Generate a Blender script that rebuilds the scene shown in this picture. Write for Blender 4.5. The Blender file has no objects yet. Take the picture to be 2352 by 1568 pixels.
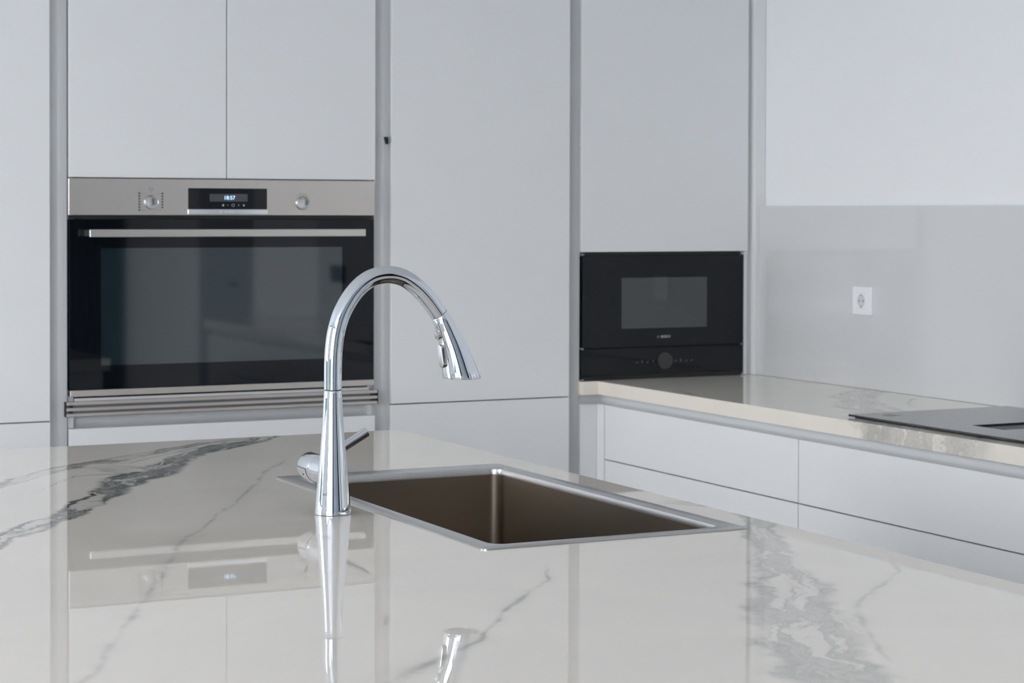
import bpy, bmesh, math, random
from mathutils import Vector, Matrix
random.seed(3)
SC = bpy.context.scene
COL = SC.collection

# ------------------------------------------------------------------ camera
CAM = Vector((-1.356, -5.4245, 1.4134))
YAW, PITCH, ROLL, FPX, CY = .4616, -.0173, .0025, 4632.0, 567.8
fw = Vector((math.sin(YAW)*math.cos(PITCH), math.cos(YAW)*math.cos(PITCH), math.sin(PITCH)))
rt = Vector((math.cos(YAW), -math.sin(YAW), 0)); up = rt.cross(fw)
r2 = rt*math.cos(ROLL)+up*math.sin(ROLL); u2 = -rt*math.sin(ROLL)+up*math.cos(ROLL)
cd = bpy.data.cameras.new('camera'); cam = bpy.data.objects.new('camera', cd); COL.objects.link(cam)
M = Matrix((r2, u2, -fw)).transposed().to_4x4(); M.translation = CAM
cam.matrix_world = M
cd.sensor_width = 36; cd.lens = FPX*36/2352; cd.shift_y = -(784-CY)/2352
cd.clip_start = .05
cd.dof.use_dof = True; cd.dof.focus_distance = 3.27; cd.dof.aperture_fstop = 13
SC.camera = cam

# ------------------------------------------------------------------ world, light, exposure
W = bpy.data.worlds.new('world'); SC.world = W; W.use_nodes = True
nt = W.node_tree; nt.nodes.clear()
wo = nt.nodes.new('ShaderNodeOutputWorld'); bg = nt.nodes.new('ShaderNodeBackground')
tc = nt.nodes.new('ShaderNodeTexCoord'); sp = nt.nodes.new('ShaderNodeSeparateXYZ'); rp = nt.nodes.new('ShaderNodeValToRGB')
nt.links.new(tc.outputs['Generated'], sp.inputs[0]); nt.links.new(sp.outputs['Z'], rp.inputs[0])
nt.links.new(rp.outputs[0], bg.inputs[0]); nt.links.new(bg.outputs[0], wo.inputs[0])
rp.color_ramp.elements[0].position = 0; rp.color_ramp.elements[0].color = (.98, .975, .95, 1)
rp.color_ramp.elements[1].position = .75; rp.color_ramp.elements[1].color = (.46, .62, .92, 1)
e = rp.color_ramp.elements.new(.22); e.color = (.91, .95, 1, 1)
bg.inputs[1].default_value = 6.5
VS = SC.view_settings
VS.view_transform = 'Standard'; VS.look = 'None'; VS.gamma = 1; VS.use_curve_mapping = False
VS.exposure = 1.09
SC.cycles.max_bounces = 14; SC.cycles.diffuse_bounces = 7; SC.cycles.glossy_bounces = 8
SC.cycles.transparent_max_bounces = 12; SC.cycles.sample_clamp_indirect = 8
SC.cycles.caustics_reflective = False

XL, XW, YB, YR, ZC = -4.6, 2.237, .62, -7.55, 2.75     # room: left windows, right wall, back, rear, ceiling
def portal(x, y, z, w, h, rot):
    l = bpy.data.lights.new('window_portal', 'AREA'); l.shape = 'RECTANGLE'; l.size = w; l.size_y = h
    o = bpy.data.objects.new('window_portal', l); COL.objects.link(o); o.location = (x, y, z); o.rotation_euler = rot
    l.cycles.is_portal = True
WIN = (-7.2, -.7, .05, 2.66)                          # invented left window wall: y0 y1 z0 z1
OPEN = ((-7.35, -4.5), (-1.62, .35))  # two sliding windows with a long pier between, unseen, invented to light the scene
for a_, c_ in OPEN: portal(XL+.02, (a_+c_)/2, (WIN[2]+WIN[3])/2, WIN[3]-WIN[2], c_-a_, (0, -math.pi/2, 0))

RWIN = (-4.45, -2.72, .05, 2.60)                         # unseen rear window, invented to light the scene: x0 x1 z0 z1
portal((RWIN[0]+RWIN[1])/2, YR-.02+.04, (RWIN[2]+RWIN[3])/2, RWIN[1]-RWIN[0], RWIN[3]-RWIN[2], (math.pi/2, 0, 0))

# ------------------------------------------------------------------ materials
def mat(name, col=(.8, .8, .8), rough=.5, metal=0., ior=1.45, **k):
    m = bpy.data.materials.new(name); m.use_nodes = True
    b = m.node_tree.nodes['Principled BSDF']
    b.inputs['Base Color'].default_value = (*col, 1); b.inputs['Roughness'].default_value = rough
    b.inputs['Metallic'].default_value = metal; b.inputs['IOR'].default_value = ior
    for kk, v in k.items(): b.inputs[kk.replace('_', ' ')].default_value = v
    return m
def N(m, t, **k):
    n = m.node_tree.nodes.new(t)
    for a, v in k.items(): setattr(n, a, v)
    return n
def noise_var(m, scale, amt, rough_amt=0, stretch=(1, 1, 1), detail=4, bump=0):
    """slight procedural variation of colour and gloss"""
    t = m.node_tree; b = t.nodes['Principled BSDF']; L = t.links.new
    tcn = N(m, 'ShaderNodeTexCoord'); mp = N(m, 'ShaderNodeMapping'); mp.inputs['Scale'].default_value = stretch
    L(tcn.outputs['Object'], mp.inputs[0]); nz = N(m, 'ShaderNodeTexNoise'); nz.inputs['Scale'].default_value = scale
    nz.inputs['Detail'].default_value = detail; L(mp.outputs[0], nz.inputs['Vector'])
    c = b.inputs['Base Color'].default_value[:3]
    mx = N(m, 'ShaderNodeMix', data_type='RGBA'); L(nz.outputs['Fac'], mx.inputs['Factor'])
    mx.inputs['A'].default_value = (*[v*(1-amt) for v in c], 1); mx.inputs['B'].default_value = (*[min(1, v*(1+amt)) for v in c], 1)
    L(mx.outputs['Result'], b.inputs['Base Color'])
    if rough_amt:
        r = b.inputs['Roughness'].default_value; mr = N(m, 'ShaderNodeMapRange')
        mr.inputs['To Min'].default_value = max(0, r-rough_amt); mr.inputs['To Max'].default_value = r+rough_amt
        L(nz.outputs['Fac'], mr.inputs['Value']); L(mr.outputs[0], b.inputs['Roughness'])
    if bump:
        bp = N(m, 'ShaderNodeBump'); bp.inputs['Strength'].default_value = bump; bp.inputs['Distance'].default_value = .0005
        L(nz.outputs['Fac'], bp.inputs['Height']); L(bp.outputs[0], b.inputs['Normal'])
    return m
M_LAC = noise_var(mat('white_lacquer', (.80, .812, .822), .30, ior=1.42), 3, .01, .04)
M_CARC = mat('white_carcass', (.74, .75, .77), .5)
M_CHAN = mat('pale_aluminium_channel', (.66, .67, .68), .38, ior=1.5)
M_WALL = noise_var(mat('white_wall_paint', (.85, .86, .875), .7), 40, .01, 0, bump=.05)
M_CEIL = mat('ceiling_paint', (.86, .86, .86), .8)
M_REAR = noise_var(mat('blue_grey_wall', (.42, .47, .53), .6), 4, .3, .1, (8, 8, .5))
M_SPLASH = noise_var(mat('grey_backpainted_glass', (.66, .67, .68), .04, ior=1.6), 1.5, .01)
M_FLOOR = mat('beige_floor_tile', (.58, .54, .49), .25)
M_STEEL = noise_var(mat('brushed_steel', (.70, .655, .615), .33, 1.), 60, .05, .05, (1, 60, 60), 3)
M_SINK = noise_var(mat('darkened_bowl_steel', (.27, .225, .18), .36, 1.), 90, .04, .04, (4, 4, 60), 3)  # bowl steel darkened brown, standing in for the dark reflections inside the sink
M_SINKRIM = noise_var(mat('satin_rim_steel', (.58, .58, .58), .30, 1.), 160, .05, .04)
M_CHROME = mat('chrome', (.66, .70, .745), .02, 1.)
M_CHROME2 = mat('satin_chrome', (.62, .62, .62), .16, 1.)
M_BLACKG = mat('black_glass', (.004, .006, .009), .03, ior=1.42)
M_WINDOW = mat('coated_dark_glass', (.010, .021, .029), .04, ior=1.95)
M_MWIN = mat('grey_microwave_window', (.055, .062, .066), .05, ior=1.6)
M_BLACK = mat('black_plastic', (.012, .012, .013), .4)
M_DARKG = mat('dark_grey_plastic', (.045, .047, .052), .4)
M_GRILLE = mat('grey_grille_backing', (.22, .225, .245), .45, .4)
M_HOB = mat('hob_glass', (.02, .023, .028), .05, ior=1.55)
M_HOBMARK = mat('hob_print', (.10, .11, .12), .3)
M_PRINT = mat('dark_print', (.10, .095, .09), .5)
M_LOGO = mat('pale_print', (.62, .63, .65), .4)
M_GREYP = mat('grey_print', (.16, .17, .18), .4)
M_SOCK = mat('white_socket_plastic', (.86, .87, .90), .3)
M_SOCKIN = mat('socket_well', (.66, .66, .68), .4)
M_BRASS = mat('earth_clip', (.45, .42, .36), .35, .8)
M_LCD = mat('lcd_panel', (.075, .075, .085), .25)
M_GRASS = mat('lawn', (.13, .22, .06), .9)
M_HEDGE = noise_var(mat('hedge_leaves', (.02, .035, .02), .8), 6, .6)
M_TERR = mat('terrace_stone', (.55, .53, .50), .7)
M_FRAME = mat('window_frame', (.03, .06, .10), .4)
M_DOOR = mat('grey_door', (.40, .42, .45), .5)
M_CURT = mat('sheer_curtain', (.80, .80, .78), .8)
M_CURTD = mat('charcoal_curtain', (.012, .012, .014), .8)
M_CURTB = mat('blue_curtain', (.02, .09, .22), .8)
M_LIT = mat('clock_digits', (.4, .6, .8), .5)
b_ = M_LIT.node_tree.nodes['Principled BSDF']; b_.inputs['Emission Color'].default_value = (.42, .68, 1, 1); b_.inputs['Emission Strength'].default_value = .8
# floor tile joints
t = M_FLOOR.node_tree; br = N(M_FLOOR, 'ShaderNodeTexBrick'); tcn = N(M_FLOOR, 'ShaderNodeTexCoord')
br.offset = 0; br.inputs['Scale'].default_value = 1; br.inputs['Brick Width'].default_value = .8; br.inputs['Row Height'].default_value = .8
br.inputs['Mortar Size'].default_value = .003; br.inputs['Color1'].default_value = (.72, .645, .55, 1); br.inputs['Color2'].default_value = (.69, .62, .53, 1)
br.inputs['Mortar'].default_value = (.35, .33, .30, 1)
t.links.new(tcn.outputs['Object'], br.inputs[0]); t.links.new(br.outputs[0], t.nodes['Principled BSDF'].inputs['Base Color'])
# window glass: clear pane with Fresnel reflection
M_PANE = bpy.data.materials.new('window_pane'); M_PANE.use_nodes = True; t = M_PANE.node_tree; t.nodes.clear()
o_ = N(M_PANE, 'ShaderNodeOutputMaterial'); mx = N(M_PANE, 'ShaderNodeMixShader'); tr = N(M_PANE, 'ShaderNodeBsdfTransparent'); gl = N(M_PANE, 'ShaderNodeBsdfGlossy')
tr.inputs[0].default_value = (.95, .95, .95, 1); gl.inputs['Roughness'].default_value = 0
mx.inputs[0].default_value = .08
t.links.new(tr.outputs[0], mx.inputs[1]); t.links.new(gl.outputs[0], mx.inputs[2]); t.links.new(mx.outputs[0], o_.inputs[0])

# veined marble: mesh attribute 'vein' = (t along, s across, half width, strength); everything fine is noise
def marble():
    m = mat('veined_marble', (.80, .78, .75), .012, ior=1.50); t = m.node_tree; L = t.links.new; b = t.nodes['Principled BSDF']
    def math_(op, a, b=None, c=None, clamp=False):
        n = N(m, 'ShaderNodeMath', operation=op); n.use_clamp = clamp
        for i, v in enumerate((a, b, c)):
            if v is None: continue
            if isinstance(v, (int, float)): n.inputs[i].default_value = v
            else: L(v, n.inputs[i])
        return n.outputs[0]
    at = N(m, 'ShaderNodeAttribute', attribute_name='vein'); sx = N(m, 'ShaderNodeSeparateXYZ'); L(at.outputs['Vector'], sx.inputs[0])
    T, S, Wd, K = sx.outputs[0], sx.outputs[1], sx.outputs[2], at.outputs['Alpha']
    tcn = N(m, 'ShaderNodeTexCoord')
    def noise(scale, detail, vec=None, dist=0, rough=.55):
        n = N(m, 'ShaderNodeTexNoise'); n.inputs['Scale'].default_value = scale; n.inputs['Detail'].default_value = detail
        n.inputs['Roughness'].default_value = rough; n.inputs['Distortion'].default_value = dist
        L(vec if vec is not None else tcn.outputs['Object'], n.inputs['Vector']); return n.outputs['Fac']
    n0 = noise(7, 2); n1 = noise(26, 6, rough=.65); n2 = noise(60, 4); n3 = noise(11, 4)
    s = math_('ADD', S, math_('MULTIPLY', math_('SUBTRACT', n0, .5), math_('ADD', .05, math_('MULTIPLY', Wd, .9))))
    s = math_('ADD', s, math_('MULTIPLY', math_('SUBTRACT', n1, .5), math_('ADD', .006, math_('MULTIPLY', Wd, .6))))
    u = math_('DIVIDE', s, Wd); au = math_('ABSOLUTE', u)
    def smooth(v, a, c):
        n = N(m, 'ShaderNodeMapRange', interpolation_type='SMOOTHSTEP'); L(v, n.inputs['Value'])
        n.inputs['From Min'].default_value = a; n.inputs['From Max'].default_value = c; return n.outputs[0]
    band = smooth(au, 1.25, .55)
    # wisps: streaks running along the vein, swirled
    cv = N(m, 'ShaderNodeCombineXYZ'); L(math_('MULTIPLY', T, 5.), cv.inputs[0]); L(math_('MULTIPLY', s, 24.), cv.inputs[1]); L(math_('MULTIPLY', n0, 1.2), cv.inputs[2])
    wn = noise(1.3, 7, cv.outputs[0], .7, .62)
    wisp = smooth(math_('ABSOLUTE', math_('SUBTRACT', wn, .5)), .075, .0)
    cloud = smooth(wn, .38, .70)
    e = math_('SUBTRACT', au, .82); edge = math_('EXPONENT', math_('MULTIPLY', math_('MULTIPLY', e, e), -22.))
    patch = smooth(noise(6, 3), .34, .62)
    amt = math_('ADD', math_('MULTIPLY', band, math_('ADD', .12, math_('ADD', math_('MULTIPLY', wisp, .38), math_('MULTIPLY', cloud, .50)))),
                math_('MULTIPLY', edge, math_('MULTIPLY', patch, .42)))
    amt = math_('MULTIPLY', amt, K, clamp=True)
    a2 = N(m, 'ShaderNodeAttribute', attribute_name='hairline'); s2 = N(m, 'ShaderNodeSeparateXYZ'); L(a2.outputs['Vector'], s2.inputs[0])
    q = math_('ADD', s2.outputs[1], math_('MULTIPLY', math_('SUBTRACT', n0, .5), .035)); q = math_('ADD', q, math_('MULTIPLY', math_('SUBTRACT', n1, .5), .008))
    q = math_('DIVIDE', q, s2.outputs[2]); hair = math_('EXPONENT', math_('MULTIPLY', math_('MULTIPLY', q, q), -.9))
    qb = math_('MULTIPLY', q, .22); halo = math_('MULTIPLY', math_('EXPONENT', math_('MULTIPLY', math_('MULTIPLY', qb, qb), -1.)), .22)
    hair = math_('MULTIPLY', math_('MULTIPLY', math_('ADD', hair, halo), math_('ADD', .25, smooth(n3, .35, .65))), a2.outputs['Alpha'])
    amt = math_('MAXIMUM', amt, hair)
    # hazy ground of the stone
    g = noise(2.2, 5, dist=1.2); base = N(m, 'ShaderNodeMix', data_type='RGBA'); L(smooth(g, .35, .7), base.inputs['Factor'])
    base.inputs['A'].default_value = (.83, .775, .695, 1); base.inputs['B'].default_value = (.79, .74, .67, 1)
    mx = N(m, 'ShaderNodeMix', data_type='RGBA'); L(amt, mx.inputs['Factor']); L(base.outputs['Result'], mx.inputs['A'])
    mx.inputs['B'].default_value = (.13, .145, .145, 1); L(mx.outputs['Result'], b.inputs['Base Color'])
    return m
M_MARBLE = marble()

# ------------------------------------------------------------------ mesh helpers
def obj(name, bm, m, parent=None, smooth=False, bevel=0, seg=2, ang=.6):
    me = bpy.data.meshes.new(name)
    if isinstance(bm, bmesh.types.BMesh):
        bmesh.ops.recalc_face_normals(bm, faces=bm.faces); bm.to_mesh(me); bm.free()
    else: me = bm
    if m: me.materials.append(m)
    o = bpy.data.objects.new(name, me); COL.objects.link(o)
    if smooth:
        for p in me.polygons: p.use_smooth = True
        me.set_sharp_from_angle(angle=math.radians(40))
    if bevel:
        mo = o.modifiers.new('bevel', 'BEVEL'); mo.width = bevel; mo.segments = seg; mo.limit_method = 'ANGLE'; mo.angle_limit = ang
        mo.harden_normals = False
    if parent: o.parent = parent
    return o
def tag(o, label=None, cat=None, group=None, kind=None):
    if label: o['label'] = label
    if cat: o['category'] = cat
    if group: o['group'] = group
    if kind: o['kind'] = kind
    return o
def empty(name, loc, label, cat, group=None):
    o = bpy.data.objects.new(name, None); COL.objects.link(o); o.location = loc; o.empty_display_size = .05
    bpy.context.view_layer.update()
    return tag(o, label, cat, group)
def part(name, bm, m, root, **k):
    """mesh given in world coordinates, parented without moving"""
    o = obj(name, bm, m, None, **k); o.parent = root
    p = Vector((0, 0, 0)); r = root
    while r is not None: p += r.location; r = r.parent
    me = o.data; me.transform(Matrix.Translation(-p)); return o
def bx(bm, x0, x1, y0, y1, z0, z1):
    v = [bm.verts.new(c) for c in ((x0,y0,z0),(x1,y0,z0),(x1,y1,z0),(x0,y1,z0),(x0,y0,z1),(x1,y0,z1),(x1,y1,z1),(x0,y1,z1))]
    for f in ((0,3,2,1),(4,5,6,7),(0,1,5,4),(1,2,6,5),(2,3,7,6),(3,0,4,7)): bm.faces.new([v[i] for i in f])
    return bm
def box(x0, x1, y0, y1, z0, z1): return bx(bmesh.new(), x0, x1, y0, y1, z0, z1)
def loops(bm, rings, cap0=True, cap1=True, close=True):
    R = [[bm.verts.new(p) for p in r] for r in rings]; n = len(R[0])
    for a, b in zip(R, R[1:]):
        for i in range(n if close else n-1):
            j = (i+1) % n; bm.faces.new((a[i], a[j], b[j], b[i]))
    if cap0: bm.faces.new(R[0][::-1])
    if cap1: bm.faces.new(R[-1])
    return bm
def prism(poly, axis, a, b, bm=None):
    """poly in the two other axes (cyclic order), extruded from a to b along axis"""
    bm = bm or bmesh.new()
    def P(q, c):
        return (c, q[0], q[1]) if axis == 0 else (q[0], c, q[1]) if axis == 1 else (q[0], q[1], c)
    return loops(bm, [[P(q, a) for q in poly], [P(q, b) for q in poly]])
def lathe(prof, c, axis='z', n=64, bm=None):
    bm = bm or bmesh.new(); R = []
    for r, h in prof:
        ring = []
        for i in range(n):
            a = 2*math.pi*i/n; u, v = r*math.cos(a), r*math.sin(a)
            ring.append(Vector(c)+Vector({'z': (u, v, h), 'y': (u, h, v), 'x': (h, u, v)}[axis]))
        R.append(ring)
    return loops(bm, R)
def frame_of(d):
    d = Vector(d).normalized(); a = Vector((0, 1, 0)) if abs(d.y) < .9 else Vector((1, 0, 0))
    u = d.cross(a).normalized(); return u, d.cross(u).normalized(), d
def rod(p, q, r0, r1=None, n=32, bm=None, ends=0):
    bm = bm or bmesh.new(); r1 = r1 or r0; p, q = Vector(p), Vector(q); u, v, d = frame_of(q-p); Ls = (q-p).length
    st = [(0, r0-ends), (ends, r0), (Ls-ends, r1), (Ls, r1-ends)] if ends else [(0, r0), (Ls, r1)]
    return loops(bm, [[p+d*h+(u*math.cos(2*math.pi*i/n)+v*math.sin(2*math.pi*i/n))*r for i in range(n)] for h, r in st])
def crom(P, per=8):
    out = []; Q = [P[0]]+list(P)+[P[-1]]
    for i in range(1, len(Q)-2):
        a, b, c, d = (Vector(x) for x in Q[i-1:i+3])
        for k in range(per):
            t = k/per; out.append(.5*((2*b)+(c-a)*t+(2*a-5*b+4*c-d)*t*t+(3*b-a-3*c+d)*t**3))
    out.append(Vector(Q[-2])); return out
def rrect(x0, x1, y0, y1, r, z, n=8):
    out = []
    for cx, cy, a0 in ((x1-r, y1-r, 0), (x0+r, y1-r, 90), (x0+r, y0+r, 180), (x1-r, y0+r, 270)):
        for i in range(n+1):
            a = math.radians(a0+90*i/n); out.append((cx+r*math.cos(a), cy+r*math.sin(a), z))
    return out
def text_mesh(s, size, depth=.0002, align='CENTER'):
    c = bpy.data.curves.new('text', 'FONT'); c.body = s; c.size = size; c.align_x = align; c.align_y = 'CENTER'; c.extrude = depth
    c.resolution_u = 4
    o = bpy.data.objects.new('text', c); me = bpy.data.meshes.new_from_object(o); bpy.data.objects.remove(o)
    me.materials.clear(); return me
def text_front(name, s, size, x, y, z, m, root, bold=0):
    me = text_mesh(s, size); me.transform(Matrix.Translation((x, y, z)) @ Matrix.Rotation(math.pi/2, 4, 'X'))
    return part(name, me, m, root)

# ------------------------------------------------------------------ the room
def struct(name, bm, m, label=None):
    o = obj(name, bm, m); tag(o, label, kind='structure'); return o
struct('floor', box(XL-.2, XW+.2, YR-.2, YB+.2, -.1, 0), M_FLOOR, 'beige large-format tile floor')
struct('ceiling', box(XL-.2, XW+.2, YR-.2, YB+.2, ZC, ZC+.1), M_CEIL, 'white ceiling')
struct('wall_back', box(XL, XW, YB, YB+.15, 0, ZC), M_WALL, 'white wall behind the tall cabinets')
struct('wall_right', box(XW, XW+.15, YR, YB+.15, 0, ZC), M_WALL, 'smooth white wall above the grey glass splashback')
bm = box(RWIN[1], XW+.15, YR-.15, YR, 0, ZC); bx(bm, XL-.2, RWIN[0], YR-.15, YR, 0, ZC); bx(bm, RWIN[0], RWIN[1], YR-.15, YR, RWIN[3], ZC); bx(bm, RWIN[0], RWIN[1], YR-.15, YR, 0, RWIN[2])
struct('wall_rear', bm, M_REAR, 'blue-grey wall behind the camera')
bm = box(XL-.2, XL, YR, OPEN[0][0], 0, ZC); bx(bm, XL-.2, XL, OPEN[1][1], YB+.15, 0, ZC); bx(bm, XL-.2, XL, OPEN[0][1], OPEN[1][0], 0, ZC)
for a_, c_ in OPEN: bx(bm, XL-.2, XL, a_, c_, WIN[3], ZC); bx(bm, XL-.2, XL, a_, c_, 0, WIN[2])
struct('wall_left', bm, M_WALL, 'white wall around the sliding windows')
for k_, (a_, c_) in enumerate(OPEN):
    win = tag(bpy.data.objects.new('window_%d' % (k_+3), None), 'unseen wide sliding window with slim dark frames, added to light the room', kind='structure'); COL.objects.link(win); win.location = (XL-.1, (a_+c_)/2, 0)
    bm = bmesh.new(); m_ = (a_+c_)/2
    for y in (a_+.035, m_, c_-.035): bx(bm, XL-.12, XL-.06, y-.035, y+.035, WIN[2]+.05, WIN[3]-.05)
    bx(bm, XL-.12, XL-.06, a_, c_, WIN[2], WIN[2]+.05); bx(bm, XL-.12, XL-.06, a_, c_, WIN[3]-.05, WIN[3])
    part('window_frame', bm, M_FRAME, win)
    for y0_, y1_ in ((a_+.07, m_-.035), (m_+.035, c_-.07)): part('pane', box(XL-.095, XL-.089, y0_, y1_, WIN[2]+.05, WIN[3]-.05), M_PANE, win)
win = tag(bpy.data.objects.new('window_2', None), 'unseen wide sliding window behind the camera, added to light the room', kind='structure'); COL.objects.link(win); win.location = (-2.6, YR-.08, 0)
bm = bmesh.new(); nb2 = 3; wv2 = (RWIN[1]-RWIN[0])/nb2
for i in range(nb2+1):
    x = RWIN[0]+i*wv2; bx(bm, max(RWIN[0], x-.04), min(RWIN[1], x+.04), YR-.12, YR-.06, RWIN[2]+.05, RWIN[3]-.05)
bx(bm, RWIN[0], RWIN[1], YR-.12, YR-.06, RWIN[2], RWIN[2]+.05); bx(bm, RWIN[0], RWIN[1], YR-.12, YR-.06, RWIN[3]-.05, RWIN[3])
part('window_frame', bm, M_FRAME, win)
for i in range(nb2):
    x = RWIN[0]+i*wv2; part('pane', box(x+.04, x+wv2-.04, YR-.095, YR-.089, RWIN[2]+.05, RWIN[3]-.05), M_PANE, win)
d1 = struct('added_door_1', box(XW-.012, XW-.001, -5.85, -4.93, .0, 2.06), M_DOOR, 'unseen grey interior door, added for the oven reflection')  # unseen door, invented as a darker zone in the oven reflection
part('door_handle', rod((XW-.06, -5.02, 1.02), (XW-.06, -5.14, 1.02), .009), M_CHROME2, d1)
def curtain(at, a, b, along, z0=.03, z1=2.56):  # unseen curtains, invented to put stripes and darks into tap and oven reflections
    P = []; n_ = int((b-a)/.012)
    for i in range(n_+1):
        t_ = a+(b-a)*i/n_; o_ = .035*math.sin(t_*52)+.012*math.sin(t_*131+1); P.append((at+o_, t_) if along == 'y' else (t_, at+o_))
    bm = bmesh.new(); rows = [[bm.verts.new((x, y, z)) for x, y in P] for z in (z0, z1)]
    for i in range(n_): bm.faces.new((rows[0][i], rows[0][i+1], rows[1][i+1], rows[1][i]))
    o = obj('curtain', bm, M_CURT, smooth=True); mo = o.modifiers.new('s', 'SOLIDIFY'); mo.thickness = .002; return o
tag(curtain(XL+.12, -7.3, -7.05, 'y'), 'unseen sheer white curtain at the side window furthest from the kitchen, added for the tap reflection', 'curtain')
o = curtain(XL+.12, -4.72, -4.48, 'y'); o.data.materials[0] = M_CURTB; tag(o, 'unseen dark blue curtain beside the long pier of the side wall, added to stripe the tap reflection', 'curtain')
o = curtain(YR+.10, -2.15, -1.62, 'x'); o.data.materials[0] = M_CURTD; tag(o, 'unseen charcoal curtain beside the rear window, added as a dark line in the tap reflection', 'curtain')
o = curtain(YR+.10, 1.48, 2.20, 'x'); o.data.materials[0] = M_CURTD; tag(o, 'unseen charcoal curtain in the rear corner, added to mirror dark in the oven door', 'curtain')
struct('ground', box(-40, XL-.2, -40, 40, -.35, -.15), M_TERR, 'pale terrace outside the window')

# ------------------------------------------------------------------ marble worktops
def seg_field(px, py, veins):
    best = None; tot = []
    for vi, (pts, K) in enumerate(veins):
        acc = 0
        for (x0, y0, w0), (x1, y1, w1) in zip(pts, pts[1:]):
            dx, dy = x1-x0, y1-y0; Ls = math.hypot(dx, dy)
            t = ((px-x0)*dx+(py-y0)*dy)/(Ls*Ls); tt = min(1, max(0, t)); qx, qy = x0+dx*tt, y0+dy*tt
            d = math.hypot(px-qx, py-qy); s = d*(1 if (dx*(py-y0)-dy*(px-x0)) > 0 else -1); w = w0+(w1-w0)*tt
            sc = d-w
            if best is None or sc < best[0]: best = (sc, acc+tt*Ls, s, w, K, vi)
            acc += Ls
        tot.append(acc)
    _, t, s, w, K, vi = best
    far = (abs(s)-(2*w+.03))/(w+.02) if w > .0125 else (abs(s)-.03)/.015
    return (t, s, w, K*max(0, min(1, t/.10, (tot[vi]-t)/.10, 1-far)))
def slab(name, xs, ys, keep, z0, z1, veins, parent=None):
    bm = bmesh.new(); nx, ny = len(xs), len(ys); bm.verts.layers.float_color.new('vein'); bm.verts.layers.float_color.new('hairline'); lay = bm.verts.layers.float_color['vein']; lay2 = bm.verts.layers.float_color['hairline']; big = [v for v in veins if max(p[2] for p in v[0]) > .0125]; thin = [v for v in veins if max(p[2] for p in v[0]) <= .0125]; top = {}; bot = {}
    def vert(D, i, j, z):
        if (i, j) not in D:
            v = bm.verts.new((xs[i], ys[j], z)); v[lay] = seg_field(xs[i], ys[j], big); v[lay2] = seg_field(xs[i], ys[j], thin); D[(i, j)] = v
        return D[(i, j)]
    K = lambda i, j: 0 <= i < nx-1 and 0 <= j < ny-1 and keep((xs[i]+xs[i+1])/2, (ys[j]+ys[j+1])/2)
    for i in range(nx-1):
        for j in range(ny-1):
            if not K(i, j): continue
            q = [(i, j), (i+1, j), (i+1, j+1), (i, j+1)]
            bm.faces.new([vert(top, *c, z1) for c in q]); bm.faces.new([vert(bot, *c, z0) for c in q[::-1]])
            for (a, b, nb_) in ((0, 1, (i, j-1)), (1, 2, (i+1, j)), (2, 3, (i, j+1)), (3, 0, (i-1, j))):
                if not K(*nb_): bm.faces.new([vert(bot, *q[a], z0), vert(bot, *q[b], z0), vert(top, *q[b], z1), vert(top, *q[a], z1)])
    return obj(name, bm, M_MARBLE, parent)
def lin(a, b, st, extra=()):
    n = max(1, round((b-a)/st)); s = sorted(set([round(a+(b-a)*i/n, 5) for i in range(n+1)]+list(extra)))
    out = [s[0]]
    for v in s[1:]:
        if v-out[-1] > .0015: out.append(v)
        elif v in extra: out[-1] = v
    return out
IX0, IX1, IY0, IY1, IZ = -1.05, .447, -4.15, -1.22, .92
def V(pts, w): return [(x, y, w[min(i, len(w)-1)]) for i, (x, y) in enumerate(pts)]
isl_veins = [
 (V([(-1.1, -3.05), (-.85, -2.62), (-.703, -2.40), (-.6445, -2.3146), (-.5575, -2.209), (-.4421, -1.9887), (-.339, -1.785), (-.2355, -1.659), (-.1003, -1.451), (.1048, -1.2672), (.2, -1.15)],
    [.03, .03, .028, .026, .026, .030, .042, .046, .036, .026, .02]), 1.35),
 (V([(-1.05, -2.3), (-.72, -1.93), (-.564, -1.7575), (-.4735, -1.6392), (-.3465, -1.5322), (-.2408, -1.4658), (-.1181, -1.3586), (.0789, -1.2269)],
    [.03, .026, .022, .022, .026, .024, .018, .014]), 1.0),
 (V([(-.34, -1.56), (-.30, -1.66), (-.25, -1.70)], [.03, .05, .03]), .5),
 (V([(.0431, -1.5999), (-.0652, -1.7758), (-.1933, -2.0467), (-.3767, -2.3705), (-.4694, -2.5341), (-.54, -2.72), (-.598, -2.8572), (-.7261, -3.1329), (-.8007, -3.3009), (-.95, -3.6)],
    [.003, .004, .003, .003, .005, .006, .004, .005, .005, .005]), .25),
 (V([(.40, -2.45), (.47, -2.56), (.44, -2.70), (.372, -2.83), (.257, -3.045), (.15, -3.22), (.03, -3.43), (-.08, -3.63), (-.2, -3.85), (-.35, -4.2)],
    [.02, .026, .026, .028, .034, .046, .07, .065, .06, .05]), .70),
 (V([(.45, -3.0), (.424, -3.088), (.3617, -3.175), (.2013, -3.308), (.1311, -3.399), (.0558, -3.53), (0, -3.66)], [.002, .004, .004, .004, .005, .004, .003]), .24),
 (V([(-.046, -2.9026), (-.1109, -3.0215), (-.1927, -3.1187), (-.2886, -3.2267), (-.3612, -3.33), (-.474, -3.4244), (-.5297, -3.4831), (-.65, -3.6)], [.002, .004, .005, .004, .004, .009, .009, .006]), .40),
]
SX0, SX1, SY0, SY1 = -.0849, .3768, -2.7773, -1.8799          # sink rim
hx0, hx1, hy0, hy1 = SX0+.012, SX1-.012, SY0+.012, SY1-.012
isl = slab('island_worktop', lin(IX0, IX1, .0125, (hx0, hx1)), lin(IY0, IY1, .0125, (hy0, hy1)),
           lambda x, y: not (hx0 < x < hx1 and hy0 < y < hy1), IZ-.04, IZ, isl_veins)
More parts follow.
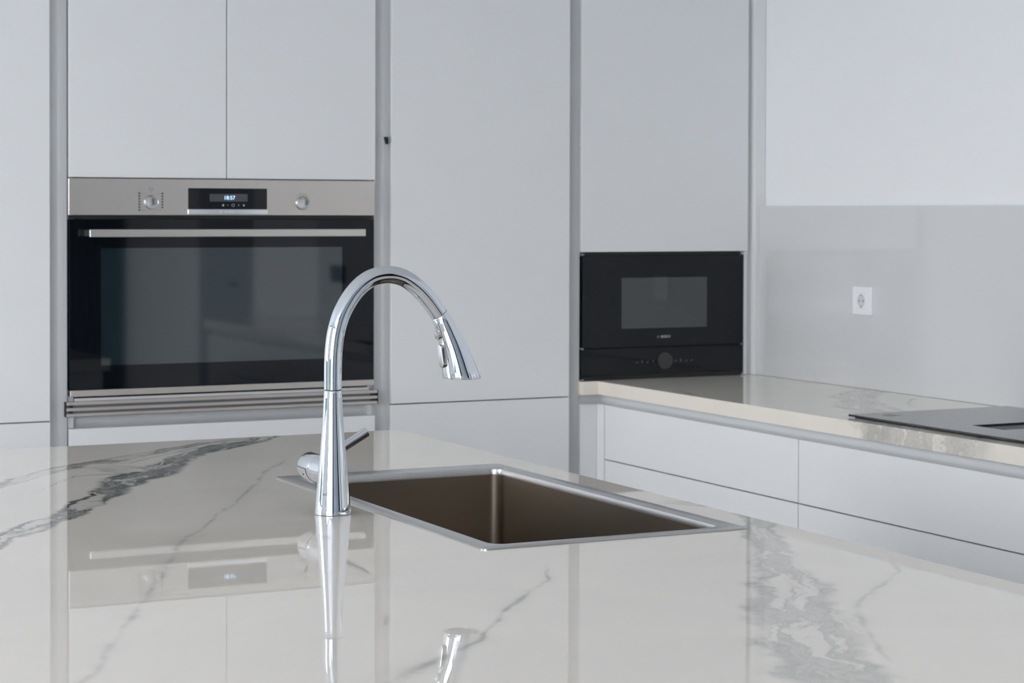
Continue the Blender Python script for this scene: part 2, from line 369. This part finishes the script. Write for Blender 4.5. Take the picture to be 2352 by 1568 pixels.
tag(isl, 'polished white marble island worktop with dark grey veins, in the foreground', 'worktop')
WF, WZ = 1.629, .8973
run_veins = [
 (V([(2.26, -.55), (2.21, -.62), (2.07, -.72), (1.92, -.95), (1.80, -1.25), (1.629, -1.60), (1.5, -1.8)], [.05, .05, .06, .07, .10, .15, .2]), .62),
 (V([(2.2, -.86), (2.05, -1.0), (1.98, -1.12)], [.003, .004, .003]), .45),
 (V([(1.70, -.35), (1.629, -.62)], [.003, .003]), .3),
 (V([(1.75, -2.3), (1.60, -2.05)], [.006, .006]), .3)]
wt = slab('kitchen_worktop', lin(1.575, XW, .0125, (WF,)), lin(-3.9, .30, .0125, (-.02,)),
          lambda x, y: x > WF or y > -.02, .8565, WZ, run_veins)
mo = wt.modifiers.new('bevel', 'BEVEL'); mo.width = .0012; mo.segments = 2; mo.limit_method = 'ANGLE'; mo.angle_limit = .6
tag(wt, 'white marble worktop along the right wall carrying the black hob', 'worktop')

# island cabinet under the worktop
r = empty('island_cabinet', ((IX0+IX1)/2, (IY0+IY1)/2, 0), 'white island cabinet beneath the foreground marble worktop', 'cabinet')
x0, x1, y0, y1 = IX0+.03, IX1-.02, IY0+.03, IY1-.02
for nme, bmx in (('side_panel', box(x0, x0+.02, y0, y1, .1, .878)), ('side_panel', box(x1-.02, x1, y0, y1, .1, .878)),
                 ('end_panel', box(x0+.021, x1-.021, y0, y0+.02, .1, .878)), ('end_panel', box(x0+.021, x1-.021, y1-.02, y1, .1, .878)),
                 ('plinth', box(x0+.05, x1-.05, y0+.05, y1-.05, 0, .099))):
    part(nme, bmx, M_LAC, r)

# ------------------------------------------------------------------ tall cabinets along the back wall (door fronts at Y = 0)
ZT = 2.42
def channel_v(x0, x1, z0, z1, d=.032, y0=.012):
    arc = []; n = 14
    for i in range(n+1):
        a = math.pi*i/n; arc.append(((x0+x1)/2-(x1-x0)/2*math.cos(a)*1.0, y0+d*math.sin(a)**.8))
    poly = arc+[(x1, y0+d+.006), (x0, y0+d+.006)]
    return prism(poly, 2, z0, z1)
def carcass(x0, x1, zs, y0=.0215, y1=.58, z0=.1, z1=ZT):
    bm = box(x0, x0+.016, y0, y1, z0, z1); bx(bm, x1-.016, x1, y0, y1, z0, z1); bx(bm, x0+.017, x1-.017, y1-.01, y1, z0, z1)
    for z in zs: bx(bm, x0+.017, x1-.017, y0, y1-.011, z-.009, z+.009)
    return bm
def cab(name, x0, x1, label, zs, group=None):
    r = empty(name, ((x0+x1)/2, .3, 0), label, 'cabinet', group)
    part('carcass', carcass(x0, x1, zs), M_CARC, r); part('plinth', box(x0, x1, .06, .08, 0, .098), M_LAC, r)
    return r
def front(name, x0, x1, z0, z1, root, lab=None, y0=0., y1=.02):
    o = part(name, box(x0, x1, y0, y1, z0, z1), M_LAC, root, bevel=.001)
    if lab: o['label'] = lab
    return o
# left tall unit
r = cab('tall_cabinet', -.95, -.0497, 'white handleless tall cabinet at the left edge, beside the oven unit', (.11, .85, ZT-.01))
front('door', -.9485, -.0497, .8476, ZT, r); front('door', -.9485, -.0497, .10, .8438, r)
part('finger_channel', channel_v(-.0490, -.0008, .1, ZT), M_CHAN, r)
# oven unit
r = cab('oven_cabinet', .003, .8985, 'white tall cabinet that houses the wide steel oven', (.11, .81, 1.515, ZT-.01))
front('door', .003, .4467, 1.5062, ZT, r); front('door', .4496, .8985, 1.5062, ZT, r)
front('drawer_front', .003, .8985, .10, .8222, r)
part('spacer_panel', box(.020, .8815, .006, .020, .8968, .9045), M_LAC, r)
# horizontal finger channel under the grille
arc = [(.012+.032*math.sin(math.pi*i/10)**.8, .8225+.031*(1-math.cos(math.pi*i/10))/2) for i in range(11)]
part('finger_channel', prism(arc+[(.05, .8535), (.05, .8225)], 0, .004, .8975), M_CHAN, r)
g = part('ventilation_grille', box(-.006, .9005, .002, .012, .8562, .8962), M_GRILLE, r); g['label'] = 'three-slat steel ventilation grille'
GP = g
for z0, z1 in ((.8875, .8963), (.8716, .8800), (.8563, .8646)):
    o = part('slat', box(-.0065, .9033, -.007, .003, z0, z1), M_STEEL, r, bevel=.0008); 
    o.parent = GP
for xa, xb in ((-.0092, -.0066), (.9034, .9056)):
    o = part('end_cap', box(xa, xb, -.0065, .012, .8560, .8966), M_BLACK, r); o.parent = GP
for xa, xb in ((.002, .012), (.8835, .8985)):
    for zc in (.8835, .8678):
        o = part('slot_clip', box(xa, xb, -.002, .0035, zc-.0018, zc+.0018), M_BLACK, r); o.parent = GP
# fridge unit
r = cab('fridge_cabinet', .9495, 1.5385, 'white tall two-door cabinet between the oven and the microwave unit', (.11, ZT-.01))
front('door', .9495, 1.5385, .8532, ZT, r); front('door', .9495, 1.5385, .10, .8498, r)
part('finger_channel', channel_v(.8995, .9490, .1, ZT), M_CHAN, r)
bm = prism([(.9302, 1.6325), (.9385, 1.6325), (.9385, 1.6115), (.9350, 1.6115)], 1, -.001, .014)
part('door_catch', bm, M_BLACK, r)['label'] = 'small black door catch in the finger channel'
# microwave unit
r = empty('microwave_cabinet', ((1.5795+2.1830)/2, .3, 0), 'white tall cabinet above and around the black microwave', 'cabinet')
part('carcass', carcass(1.5795, 2.1830, (1.302, ZT-.01), z0=WZ+.001), M_CARC, r)

front('door', 1.5795, 2.1830, 1.2925, ZT, r)
part('finger_channel', channel_v(1.5390, 1.5790, .1, ZT, .03), M_CHAN, r)
part('finger_channel', channel_v(2.1832, 2.1993, WZ+.0005, ZT, .006), M_CHAN, r)
part('filler_panel', box(2.1995, XW-.001, -.018, .03, WZ+.0005, ZT), M_LAC, r, bevel=.001)
part('side_strip', box(2.1705, 2.1828, .004, .02, .8985, 1.2915), M_CARC, r)
for xa, xb in ((1.5800, 1.5885), (2.1580, 2.1700)):
    for z in (1.2835, .9945, .8995):
        part('steel_bracket', box(xa, xb, -.001, .019, z, z+.0025), M_CHROME2, r)

rc = empty('corner_cabinet', (1.9, .3, 0), 'narrow white corner panel below the worktop, under the microwave', 'cabinet')
bm = box(1.5795, 1.5955, .0215, .58, .1, .822); bx(bm, 2.167, 2.183, .0215, .58, .1, .822); bx(bm, 1.597, 2.166, .57, .58, .1, .822)
part('carcass', bm, M_CARC, rc); part('panel', box(1.5795, 1.6347, .0005, .02, .10, .8270), M_LAC, rc)
# ------------------------------------------------------------------ oven
r = empty('built_in_oven', (.448, 0, .91), 'wide stainless steel built-in oven with black glass door', 'oven')
part('housing', box(.022, .879, .0215, .54, .9105, 1.499), M_BLACK, r)
OZ = 1.5035; PZ = 1.4030
cp = part('control_panel', box(0, .896, -.004, .021, PZ, OZ), M_STEEL, r, bevel=.0015)
def sub(name, bm, m, par, **k):
    o = part(name, bm, m, par.parent if par.parent else par, **k)
    o.parent = par; return o
d = sub('display', box(.3346, .5653, -.0052, -.0041, 1.4202, 1.4787), M_BLACKG, cp)
sub('display_screen', box(.3965, .5075, -.0057, -.0053, 1.4418, 1.4632), M_LCD, cp)
def tf(name, s, size, x, y, z, m, par):
    o = text_front(name, s, size, x, y, z, m, par.parent); o.parent = par; return o
tf('clock_digits', '18:57', .0150, .4540, -.0059, 1.4520, M_LIT, cp)
bm = bmesh.new()
bx(bm, .4330, .4380, -.0056, -.0053, 1.4290, 1.4320); bx(bm, .4355, .4375, -.0056, -.0053, 1.4322, 1.4350)   # key symbol
bx(bm, .4470, .4505, -.0056, -.0053, 1.4312, 1.4322); bx(bm, .4795, .4830, -.0056, -.0053, 1.4312, 1.4322); bx(bm, .4807, .4817, -.0056, -.0053, 1.4300, 1.4334)
for i in range(16):
    a = 2*math.pi*i/16; bx(bm, .4650+.0038*math.cos(a)-.0005, .4650+.0038*math.cos(a)+.0005, -.0056, -.0053, 1.4315+.0038*math.sin(a)-.0005, 1.4315+.0038*math.sin(a)+.0005)
bx(bm, .4945, .4985, -.0056, -.0053, 1.4290, 1.4335)
sub('touch_symbols', bm, M_LOGO, cp)['kind'] = 'stuff'
bar = sub('trim_bar', box(.3336, .5663, -.0075, -.0041, 1.4062, 1.4198), mat('polished_trim', (.80, .81, .84), .12, 1.), cp, bevel=.0006)
tf('lettering', 'BOSCH', .0088, .4540, -.0077, 1.4128, M_CARC, cp)
bm = bmesh.new()
for i in range(20):
    a = 2*math.pi*i/20; bx(bm, .4285+.0030*math.cos(a)-.0005, .4285+.0030*math.cos(a)+.0005, -.0079, -.0076, 1.4128+.0030*math.sin(a)-.0005, 1.4128+.0030*math.sin(a)+.0005)
for s_ in (-1, 1): bx(bm, .4285+s_*.0013-.0003, .4285+s_*.0013+.0003, -.0079, -.0076, 1.4106, 1.4150)
bx(bm, .4272, .4298, -.0079, -.0076, 1.4125, 1.4131)
sub('emblem', bm, M_CARC, cp)['kind'] = 'stuff'
for kx in (.2290, .6720):
    k = sub('knob', lathe([(.0195, -.0042), (.0200, -.0050), (.0196, -.0105), (.0185, -.0120), (.0160, -.0110), (.002, -.0110)], (kx, 0, 1.4393), 'y', 48), M_STEEL, cp, smooth=True)
    if kx < .5: k['label'] = 'steel function knob left of the display'
    else: k['label'] = 'steel temperature knob right of the display'
    k.data.materials.clear(); k.data.materials.append(M_CHROME2)
# printed dial symbols round the left knob
bm = bmesh.new(); Y0, Y1 = -.0046, -.0041
random.seed(5)
for i in range(7):
    z = 1.4640-i*.0077
    bx(bm, .1935, .1985, Y0, Y1, z-.0028, z+.0022)
    if i < 6: bx(bm, .2610-.0025, .2610+.0025, Y0, Y1, z-.0030, z+.0018)
bx(bm, .199, .214, Y0, Y1, 1.4620, 1.4624); bx(bm, .2450, .2585, Y0, Y1, 1.4620, 1.4624); bx(bm, .199, .214, Y0, Y1, 1.4180, 1.4184); bx(bm, .244, .2585, Y0, Y1, 1.4180, 1.4184); bx(bm, .199, .229, Y0, Y1, 1.4148, 1.4152)
for a, b_, c, d_ in ((.2240, .2340, 1.4705, 1.4712), (.2240, .2340, 1.4780, 1.4787), (.2240, .2246, 1.4712, 1.4780), (.2334, .2340, 1.4712, 1.4780)): bx(bm, a, b_, Y0, Y1, c, d_)
bx(bm, .2283, .2297, Y0, Y1, 1.4655, 1.4675)
sub('dial_symbols', bm, M_PRINT, cp)['kind'] = 'stuff'
bm = bmesh.new()
for i in range(12):
    a = math.radians(48+84*i/11); cxx, czz = .6720+.0255*math.cos(a), 1.4393+.0255*math.sin(a)
    bx(bm, cxx-.0014, cxx+.0014, Y0, Y1, czz-.0004, czz+.0004)
sub('dial_arc', bm, M_PRINT, cp)['kind'] = 'stuff'
# door
d = part('door_panel', box(.003, .893, .0005, .021, .9275, 1.3925), M_BLACKG, r, bevel=.001)
sub('window', box(.0900, .7950, -.0004, .0004, .9925, 1.3130), M_WINDOW, d)
sub('bottom_trim', box(.004, .8945, -.004, .021, .9100, .9270), M_STEEL, d, bevel=.0012)['label'] = 'brushed steel strip along the foot of the door'
h = sub('handle', box(.0432, .8439, -.062, -.050, 1.3440, 1.3645), M_STEEL, d, bevel=.0015)
h.data.materials.clear(); h.data.materials.append(noise_var(mat('handle_steel', (.70, .67, .64), .30, 1.), 60, .03, .03, (1, 60, 60)))
for xa in (.0445, .8155): sub('handle_bracket', box(xa, xa+.027, -.0498, 0, 1.3460, 1.3625), M_DARKG, d)
part('gap_trim', box(.006, .890, .004, .021, 1.3930, 1.4025), M_BLACK, r)

# ------------------------------------------------------------------ microwave
r = empty('built_in_microwave', (1.875, 0, .9), 'black glass built-in microwave standing on the marble worktop', 'microwave')
part('housing', box(1.598, 2.165, .0215, .40, .9005, 1.288), M_BLACK, r)
d = part('door_panel', box(1.5842, 2.1650, 0, .021, .9985, 1.2805), M_BLACKG, r, bevel=.001)
sub('window', box(1.7208, 2.0300, -.0005, .0004, 1.0545, 1.2120), M_MWIN, d)
o = text_front('lettering', 'BOSCH', .0105, 1.8790, -.0007, 1.0268, M_LOGO, r); o.parent = d
bm = bmesh.new()
for i in range(20):
    a = 2*math.pi*i/20; bx(bm, 1.8520+.0040*math.cos(a)-.0005, 1.8520+.0040*math.cos(a)+.0005, -.0009, -.0001, 1.0268+.0040*math.sin(a)-.0005, 1.0268+.0040*math.sin(a)+.0005)
for s_ in (-1, 1): bx(bm, 1.8520+s_*.0017-.0004, 1.8520+s_*.0017+.0004, -.0009, -.0001, 1.0240, 1.0296)
bx(bm, 1.8503, 1.8537, -.0009, -.0001, 1.0264, 1.0272)
sub('emblem', bm, M_GREYP, d)['kind'] = 'stuff'
cp = part('control_panel', box(1.5815, 2.1650, 0, .021, .9105, .9935), M_BLACKG, r, bevel=.001)
sub('dial', lathe([(.0260, -.0004), (.0260, -.0035), (.0235, -.0045), (.0225, -.0030), (.002, -.0030)], (1.8770, 0, .9515), 'y', 48), M_DARKG, cp, smooth=True)
bm = bmesh.new()
for i, x in enumerate((1.777, 1.795, 1.815, 1.835, 1.917, 1.935, 1.955, 1.975)):
    if i in (0, 2, 6): bx(bm, x-.004, x+.004, -.0006, -.0001, .9475, .9483); bx(bm, x-.004, x-.0032, -.0006, -.0001, .9483, .9530); bx(bm, x+.0032, x+.004, -.0006, -.0001, .9483, .9530)
    elif i in (1, 5): bx(bm, x-.0012, x+.0012, -.0006, -.0001, .9465, .9555); bx(bm, x-.0035, x+.0035, -.0006, -.0001, .9500, .9508)
    else: bx(bm, x-.0035, x+.0035, -.0006, -.0001, .9500, .9510); bx(bm, x-.002, x-.001, -.0006, -.0001, .9470, .9540)
sub('touch_symbols', bm, M_GREYP, cp)['kind'] = 'stuff'
part('base_trim', box(1.5830, 2.1650, .003, .021, .8985, .9100), M_BLACK, r)
part('top_vent', box(1.5900, 2.1560, .010, .021, 1.2810, 1.2915), M_BLACK, r)

# ------------------------------------------------------------------ base units with drawers under the right-hand worktop (fronts at X = 1.635)
DX, DZ, SZ = 1.635, .8273, .6606
def base_unit(y0, y1, label, first=False):
    r = empty('base_cabinet', (1.93, (y0+y1)/2, 0), label, 'cabinet', None)
    bm = box(1.6560, 2.20, y1-.017, y1-.001, .1, .82); bx(bm, 1.6560, 2.20, y0+.001, y0+.017, .1, .82); bx(bm, 2.19, 2.20, y0+.018, y1-.018, .1, .82)
    part('carcass', bm, M_CARC, r); part('plinth', box(1.70, 1.715, y0, y1, 0, .098), M_LAC, r)
    for z0, z1 in ((SZ+.0017, DZ), (.382, SZ-.0017), (.102, .3786)):
        part('drawer_front', box(DX, DX+.019, y0+.0016, y1-.0016, z0, z1), M_LAC, r, bevel=.0008)
    return r
r = base_unit(-1.0824, -.0487, 'white handleless drawer unit below the worktop, nearest the microwave')
part('corner_filler', box(DX, DX+.019, -.0470, .0000, .102, DZ), M_LAC, r)
base_unit(-2.12, -1.0824, 'white handleless drawer unit directly below the black hob')
base_unit(-3.85, -2.12, 'white handleless drawer unit at the near end of the right-hand run')
# finger channel between worktop and drawers, running round the inner corner
prof = []
for i in range(13):
    a = math.pi*i/12; prof.append((.004+.026*math.sin(a)**.8, DZ+.0003+(.8562-DZ-.0003)*(1-math.cos(a))/2))
prof += [(.036, .8562), (.036, DZ+.0003)]
bm = bmesh.new(); Wd = []
Wd.append([(WF+.0+d_, -3.85, z) for d_, z in prof]); Wd.append([(WF+d_, -.012+d_, z) for d_, z in prof]); Wd.append([(1.5795, -.012+d_, z) for d_, z in prof])
loops(bm, Wd)
ch = obj('worktop_channel', bm, M_CHAN, smooth=True); tag(ch, 'pale concave finger channel running under the right-hand marble worktop', 'trim')

# ------------------------------------------------------------------ splashback and socket
bs = obj('splashback', box(2.213, XW-.0005, -3.9, -.0185, WZ+.0005, 1.4352), M_SPLASH, bevel=.0008)
tag(bs, 'glossy pale grey glass splashback on the wall above the hob', 'splashback')
r = empty('wall_socket', (2.213, -.5776, 1.1561), 'white square power socket on the grey splashback', 'socket')
sy, szc = -.5776, 1.1561
part('frame', loops(bmesh.new(), [[(x, y, z) for (y, z, _) in rrect(sy-a, sy+a, szc-b, szc+b, .004, 0, 4)] for x, a, b in ((2.2128, .0465, .0415), (2.2050, .0465, .0415), (2.2035, .0450, .0400))]), M_SOCK, r)
pl = part('insert', loops(bmesh.new(), [[(x, y, z) for (y, z, _) in rrect(sy-a, sy+a, szc-a, szc+a, .002, 0, 4)] for x, a in ((2.2034, .0240), (2.2022, .0240), (2.2019, .0236))]), M_SOCK, r)
def sub2(name, bm, m): 
    o = part(name, bm, m, r); o.parent = pl; return o
# round recessed well made as ring plus sunk disc
def ring(c, r0, r1, x0, x1, n=40):
    bm = bmesh.new(); R = []
    for rr, xx in ((r0, x0), (r1, x0), (r1, x1), (r0, x1)): R.append([(xx, c[0]+rr*math.cos(2*math.pi*i/n), c[1]+rr*math.sin(2*math.pi*i/n)) for i in range(n)])
    R.append(R[0]); return loops(bm, R, False, False)
sub2('well', lathe([(.0195, 2.2018), (.0195, 2.2021), (.0190, 2.2021), (.0185, 2.2020), (.001, 2.2020)], (0, sy, szc), 'x', 40), M_SOCKIN)
sub2('well_rim', ring((sy, szc), .0192, .0210, 2.2010, 2.2018), M_SOCK)
sub2('pin_hole', lathe([(.0022, 2.2012), (.0022, 2.2017), (.001, 2.2017)], (0, sy-.0095, szc), 'x', 16), M_BLACK)
sub2('pin_hole', lathe([(.0022, 2.2012), (.0022, 2.2017), (.001, 2.2017)], (0, sy+.0095, szc), 'x', 16), M_BLACK)
for s_ in (-1, 1):
    sub2('earth_clip', box(2.2008, 2.2017, sy-.0030, sy+.0030, szc+s_*.0172-.0018, szc+s_*.0172+.0018), M_BRASS)
    sub2('seam', box(2.2016, 2.2021, sy-.0225, sy+.0225, szc+s_*.0230-.0005, szc+s_*.0230+.0005), M_SOCKIN)

r = empty('wall_socket', (2.213, -3.62, 1.115), 'black double power socket at the near end of the splashback, mirrored in the oven door', 'socket')
fr = part('frame', box(2.2045, 2.2128, -3.71, -3.53, 1.075, 1.158), M_BLACK, r, bevel=.001)
for y_ in (-3.665, -3.575):
    o = part('well', lathe([(.021, 2.2040), (.021, 2.2044), (.018, 2.2044), (.002, 2.2044)], (0, y_, 1.1165), 'x', 32), M_DARKG, r); o.parent = fr
# ------------------------------------------------------------------ hob
r = empty('induction_hob', (1.93, -1.64, WZ), 'black glass induction hob set on the marble worktop', 'hob')
HX0, HX1, HY0, HY1 = 1.678, 2.190, -2.045, -1.240
part('underframe', box(HX0+.012, HX1-.012, HY0+.012, HY1-.012, WZ+.0002, WZ+.0025), M_BLACK, r)
# glass plate with a slot for the extractor
sx = (1.790, 2.075); sy_ = (-1.700, -1.585)
bm = bmesh.new(); z0, z1 = WZ+.0026, WZ+.0078
for a, b_, c, d_ in ((HX0, sx[0], HY0, HY1), (sx[1], HX1, HY0, HY1), (sx[0], sx[1], HY0, sy_[0]), (sx[0], sx[1], sy_[1], HY1)):
    pass
xs_, ys_ = [HX0, sx[0], sx[1], HX1], [HY0, sy_[0], sy_[1], HY1]; vt, vb = {}, {}
def gv(D, i, j, z):
    if (i, j) not in D: D[(i, j)] = bm.verts.new((xs_[i], ys_[j], z))
    return D[(i, j)]
Kp = lambda i, j: 0 <= i < 3 and 0 <= j < 3 and not (i == 1 and j == 1)
for i in range(3):
    for j in range(3):
        if not Kp(i, j): continue
        q = [(i, j), (i+1, j), (i+1, j+1), (i, j+1)]
        bm.faces.new([gv(vt, *c, z1) for c in q]); bm.faces.new([gv(vb, *c, z0) for c in q[::-1]])
        for a, b_, n_ in ((0, 1, (i, j-1)), (1, 2, (i+1, j)), (2, 3, (i, j+1)), (3, 0, (i-1, j))):
            if not Kp(*n_): bm.faces.new([gv(vb, *q[a], z0), gv(vb, *q[b_], z0), gv(vt, *q[b_], z1), gv(vt, *q[a], z1)])
part('glass_plate', bm, M_HOB, r, bevel=.0008)
part('extractor_slot', box(sx[0], sx[1], sy_[0], sy_[1], WZ+.0002, WZ+.0030), M_BLACK, r)
bm = bmesh.new(); v_ = [bm.verts.new(p) for p in ((1.7397, -1.2956, z1+.0002), (1.7427, -1.3329, z1+.0002), (1.7867, -1.3176, z1+.0002), (1.772, -1.285, z1+.0002))]
bm.faces.new(v_); part('cooking_zone_mark', bm, M_HOBMARK, r)

# ------------------------------------------------------------------ sink
r = empty('kitchen_sink', ((SX0+SX1)/2, (SY0+SY1)/2, IZ), 'rectangular stainless steel sink inset in the island worktop', 'sink')
BX0, BX1, BY0, BY1 = -.050, .345, -2.743, -1.945
zt = IZ+.0018; n = 8
R = [rrect(SX0, SX1, SY0, SY1, .010, IZ+.0003, n), rrect(SX0, SX1, SY0, SY1, .010, zt-.0004, n), rrect(SX0+.0006, SX1-.0006, SY0+.0006, SY1-.0006, .0098, zt, n),
     rrect(BX0-.004, BX1+.004, BY0-.004, BY1+.004, .024, zt-.0002, n), rrect(BX0-.0012, BX1+.0012, BY0-.0012, BY1+.0012, .0215, zt-.0012, n), rrect(BX0, BX1, BY0, BY1, .020, zt-.0045, n), rrect(BX0, BX1, BY0, BY1, .020, IZ-.010, n)]
part('rim', loops(bmesh.new(), R, False, False), M_SINKRIM, r, smooth=True)
R = [rrect(BX0, BX1, BY0, BY1, .020, IZ-.010, n), rrect(BX0, BX1, BY0, BY1, .020, IZ-.185, n), rrect(BX0+.003, BX1-.003, BY0+.003, BY1-.003, .019, IZ-.197, n),
     rrect(BX0+.012, BX1-.012, BY0+.012, BY1-.012, .012, IZ-.200, n), rrect(BX0+.15, BX1-.15, BY0+.35, BY1-.35, .03, IZ-.205, n)]
part('bowl', loops(bmesh.new(), R, False, True), M_SINK, r, smooth=True)
part('drain', lathe([(.045, 0), (.045, .002), (.038, .003), (.034, .001), (.002, .001)], ((BX0+BX1)/2, (BY0+BY1)/2, IZ-.2045), 'z', 40), M_CHROME2, r, smooth=True)

# ------------------------------------------------------------------ tap
TX, TY = -.1515, -2.347
r = empty('kitchen_tap', (TX, TY, IZ), 'tall chrome kitchen tap with arched pull-out spray, beside the sink', 'tap')
prof = [(.0290, .0002), (.0299, .0010), (.0298, .0040), (.0285, .018), (.0270, .034), (.0252, .055), (.0232, .079), (.0209, .105), (.0190, .128), (.0173, .152), (.0161, .173), (.0153, .190), (.0149, .2005), (.0143, .2018)]
part('body', lathe(prof, (TX, TY, IZ), 'z', 96), M_CHROME, r, smooth=True)
part('joint_ring', lathe([(.0139, .2014), (.0139, .2040)], (TX, TY, IZ), 'z', 64), M_DARKG, r, smooth=True)
pts = [(-.1515, 1.1238), (-.1515, 1.145), (-.1512, 1.168), (-.1496, 1.193), (-.1452, 1.2205), (-.1345, 1.2510), (-.1130, 1.2830), (-.0870, 1.3030), (-.0580, 1.3097), (-.0300, 1.3055), (-.0040, 1.2900), (.0180, 1.2690), (.0385, 1.2428)]
path = crom([(x, TY, z) for x, z in pts], 8)
def sweep(path, rad, n=48, caps=True):
    R = []
    for i, p in enumerate(path):
        d = (path[min(i+1, len(path)-1)]-path[max(i-1, 0)]).normalized(); u = Vector((0, 1, 0)); v = d.cross(u).normalized()
        rr = rad(i/(len(path)-1)) if callable(rad) else rad
        R.append([p+(u*math.cos(2*math.pi*k/n)+v*math.sin(2*math.pi*k/n))*rr for k in range(n)])
    return loops(bmesh.new(), R, caps, caps)
part('neck', sweep(path, .0147, 64), M_CHROME, r, smooth=True)
# spray head: sections turn from square to the neck to level at the outlet
sec = [(.0388, 1.2424, .0140, 38), (.0393, 1.2418, .0148, 38), (.0465, 1.2300, .0161, 31), (.0540, 1.2140, .0184, 22), (.0610, 1.1980, .0210, 13), (.0675, 1.1810, .0239, 6), (.0735, 1.1620, .0272, 2), (.0780, 1.1460, .0301, 0), (.0812, 1.1350, .0322, 0), (.0812, 1.1338, .0318, 0), (.0812, 1.1338, .0290, 0), (.0812, 1.1350, .0285, 0)]
R = []; nn = 72
for x, z, rr, a in sec:
    a = math.radians(a); R.append([(x+rr*math.cos(a)*math.cos(2*math.pi*k/nn), TY+rr*math.sin(2*math.pi*k/nn), z+rr*math.sin(a)*math.cos(2*math.pi*k/nn)) for k in range(nn)])
part('head_joint', rod((.0383, TY, 1.2433), (.0391, TY, 1.2421), .01445, n=48), M_DARKG, r)
hd = part('spray_head', loops(bmesh.new(), R), M_CHROME, r, smooth=True)
bm = bmesh.new()
for ringn, rr in ((1, 0.0), (8, .008), (14, .016), (20, .0235)):
    for k in range(ringn):
        a = 2*math.pi*k/ringn; lathe([(.0011, -.0016), (.0014, .0006)], (.0812+rr*math.cos(a), TY+rr*math.sin(a), 1.1348), 'z', 8, bm)
o = part('nozzles', bm, M_DARKG, r); o['kind'] = 'stuff'; o.parent = hd
def pill(c, nrm, up_, hw, hh, dep, m, name, n=12):
    nrm = Vector(nrm).normalized(); up_ = (Vector(up_)-Vector(up_).dot(nrm)*nrm).normalized(); sd = nrm.cross(up_)
    R = []
    for off, ins in ((-.006, 0), (dep-.0012, 0), (dep-.0003, .0004), (dep, .0014)):
        ring_ = []
        a_, b_ = hw-ins, hh-ins
        for s0, a0 in ((1, 0), (-1, 180)):
            for i in range(n+1):
                a = math.radians(a0+180*i/n); ring_.append(Vector(c)+nrm*off+sd*a_*math.cos(a)+up_*(s0*max(0, b_-a_)+a_*math.sin(a)))
        R.append(ring_)
    o = part(name, loops(bmesh.new(), R), m, r, smooth=True); o.parent = hd; return o
def headleft(z):      # X of the body-facing side of the head at height z
    T = [(1.2330, .0250), (1.2170, .0345), (1.2070, .0375), (1.1960, .0405), (1.1780, .0440), (1.1610, .0462), (1.1460, .0480), (1.135, .0490)]
    for (a, x), (b, y) in zip(T, T[1:]):
        if z >= b: return x+(y-x)*(a-z)/(a-b)
    return T[-1][1]
pill((headleft(1.2075)+.001, TY-.002, 1.2075), (-.95, -.10, -.30), (-.3, 0, .95), .0072, .0072, .0062, M_CHROME2, 'spray_button')
tg = pill((headleft(1.1730)+.001, TY-.003, 1.1730), (-.985, -.12, -.13), (-.13, 0, .99), .0072, .0200, .0068, M_CHROME2, 'spray_switch')
# side lever: horizontal cartridge housing pointing away from the camera, rod rising across behind the body
ZH = .9870
hz = part('lever_housing', lathe([(.0215, .008), (.0230, .040), (.0230, .0528), (.0224, .0535)], (TX, TY, ZH), 'y', 64), M_CHROME, r, smooth=True)
lc = part('lever_cap', lathe([(.0222, .0538), (.0230, .0545), (.0232, .103), (.0222, .1065), (.002, .1072)], (TX, TY, ZH), 'y', 64), M_CHROME, r, smooth=True)
# dark slot on the cap
def arcstrip(y0, y1, a0, a1, rr, n=16, th=.0004):
    R = []
    for i in range(n+1):
        a = math.radians(a0+(a1-a0)*i/n); c, s_ = math.cos(a), math.sin(a)
        R.append([(TX+(rr+q)*c, TY+y, ZH+(rr+q)*s_) for y, q in ((y0, -th), (y1, -th), (y1, th*.4), (y0, th*.4))])
    return loops(bmesh.new(), R)
o = part('slot', arcstrip(.0640, .0658, 180, 262, .0232), M_BLACK, r); o.parent = lc
bm = arcstrip(.0658, .104, 178.2, 180.6, .0232, 2)
o = part('slot', bm, M_BLACK, r); o.parent = lc
o = part('cap_screw', arcstrip(.082, .085, 205, 212, .0233, 3), M_BLACK, r); o.parent = lc
yl = TY+.085
part('lever_rod', rod((TX+.014, yl, ZH+.010), (-.0560, yl, 1.0418), .0078, .0082, 40, ends=.0012), M_CHROME, r, smooth=True)['label'] = 'slim chrome lever rod'
# tiny engraved maker's lettering wrapped on the cone near the foot
me = text_mesh('GROHE', .0050, .0001)
ang0 = math.radians(222); zz = .0345
for v in me.vertices:
    x, y, z = v.co; rr = .0271+(.0345-(zz+y))*-.0+(.0302-.0252)/.055*(.034-(zz+y))+.00012+z*.5
    a = ang0+x/rr; v.co = (TX+rr*math.cos(a), TY+rr*math.sin(a), IZ+zz+y)
part('engraved_lettering', me, M_GREYP, r)

# ------------------------------------------------------------------ outside, seen only in reflections; the hedge is invented for them
hg = obj('added_hedge', box(-12.5, -11.5, -14, 8, -.15, .9), M_HEDGE); tag(hg, 'added clipped green hedge beyond the terrace, seen only in reflections', 'hedge')
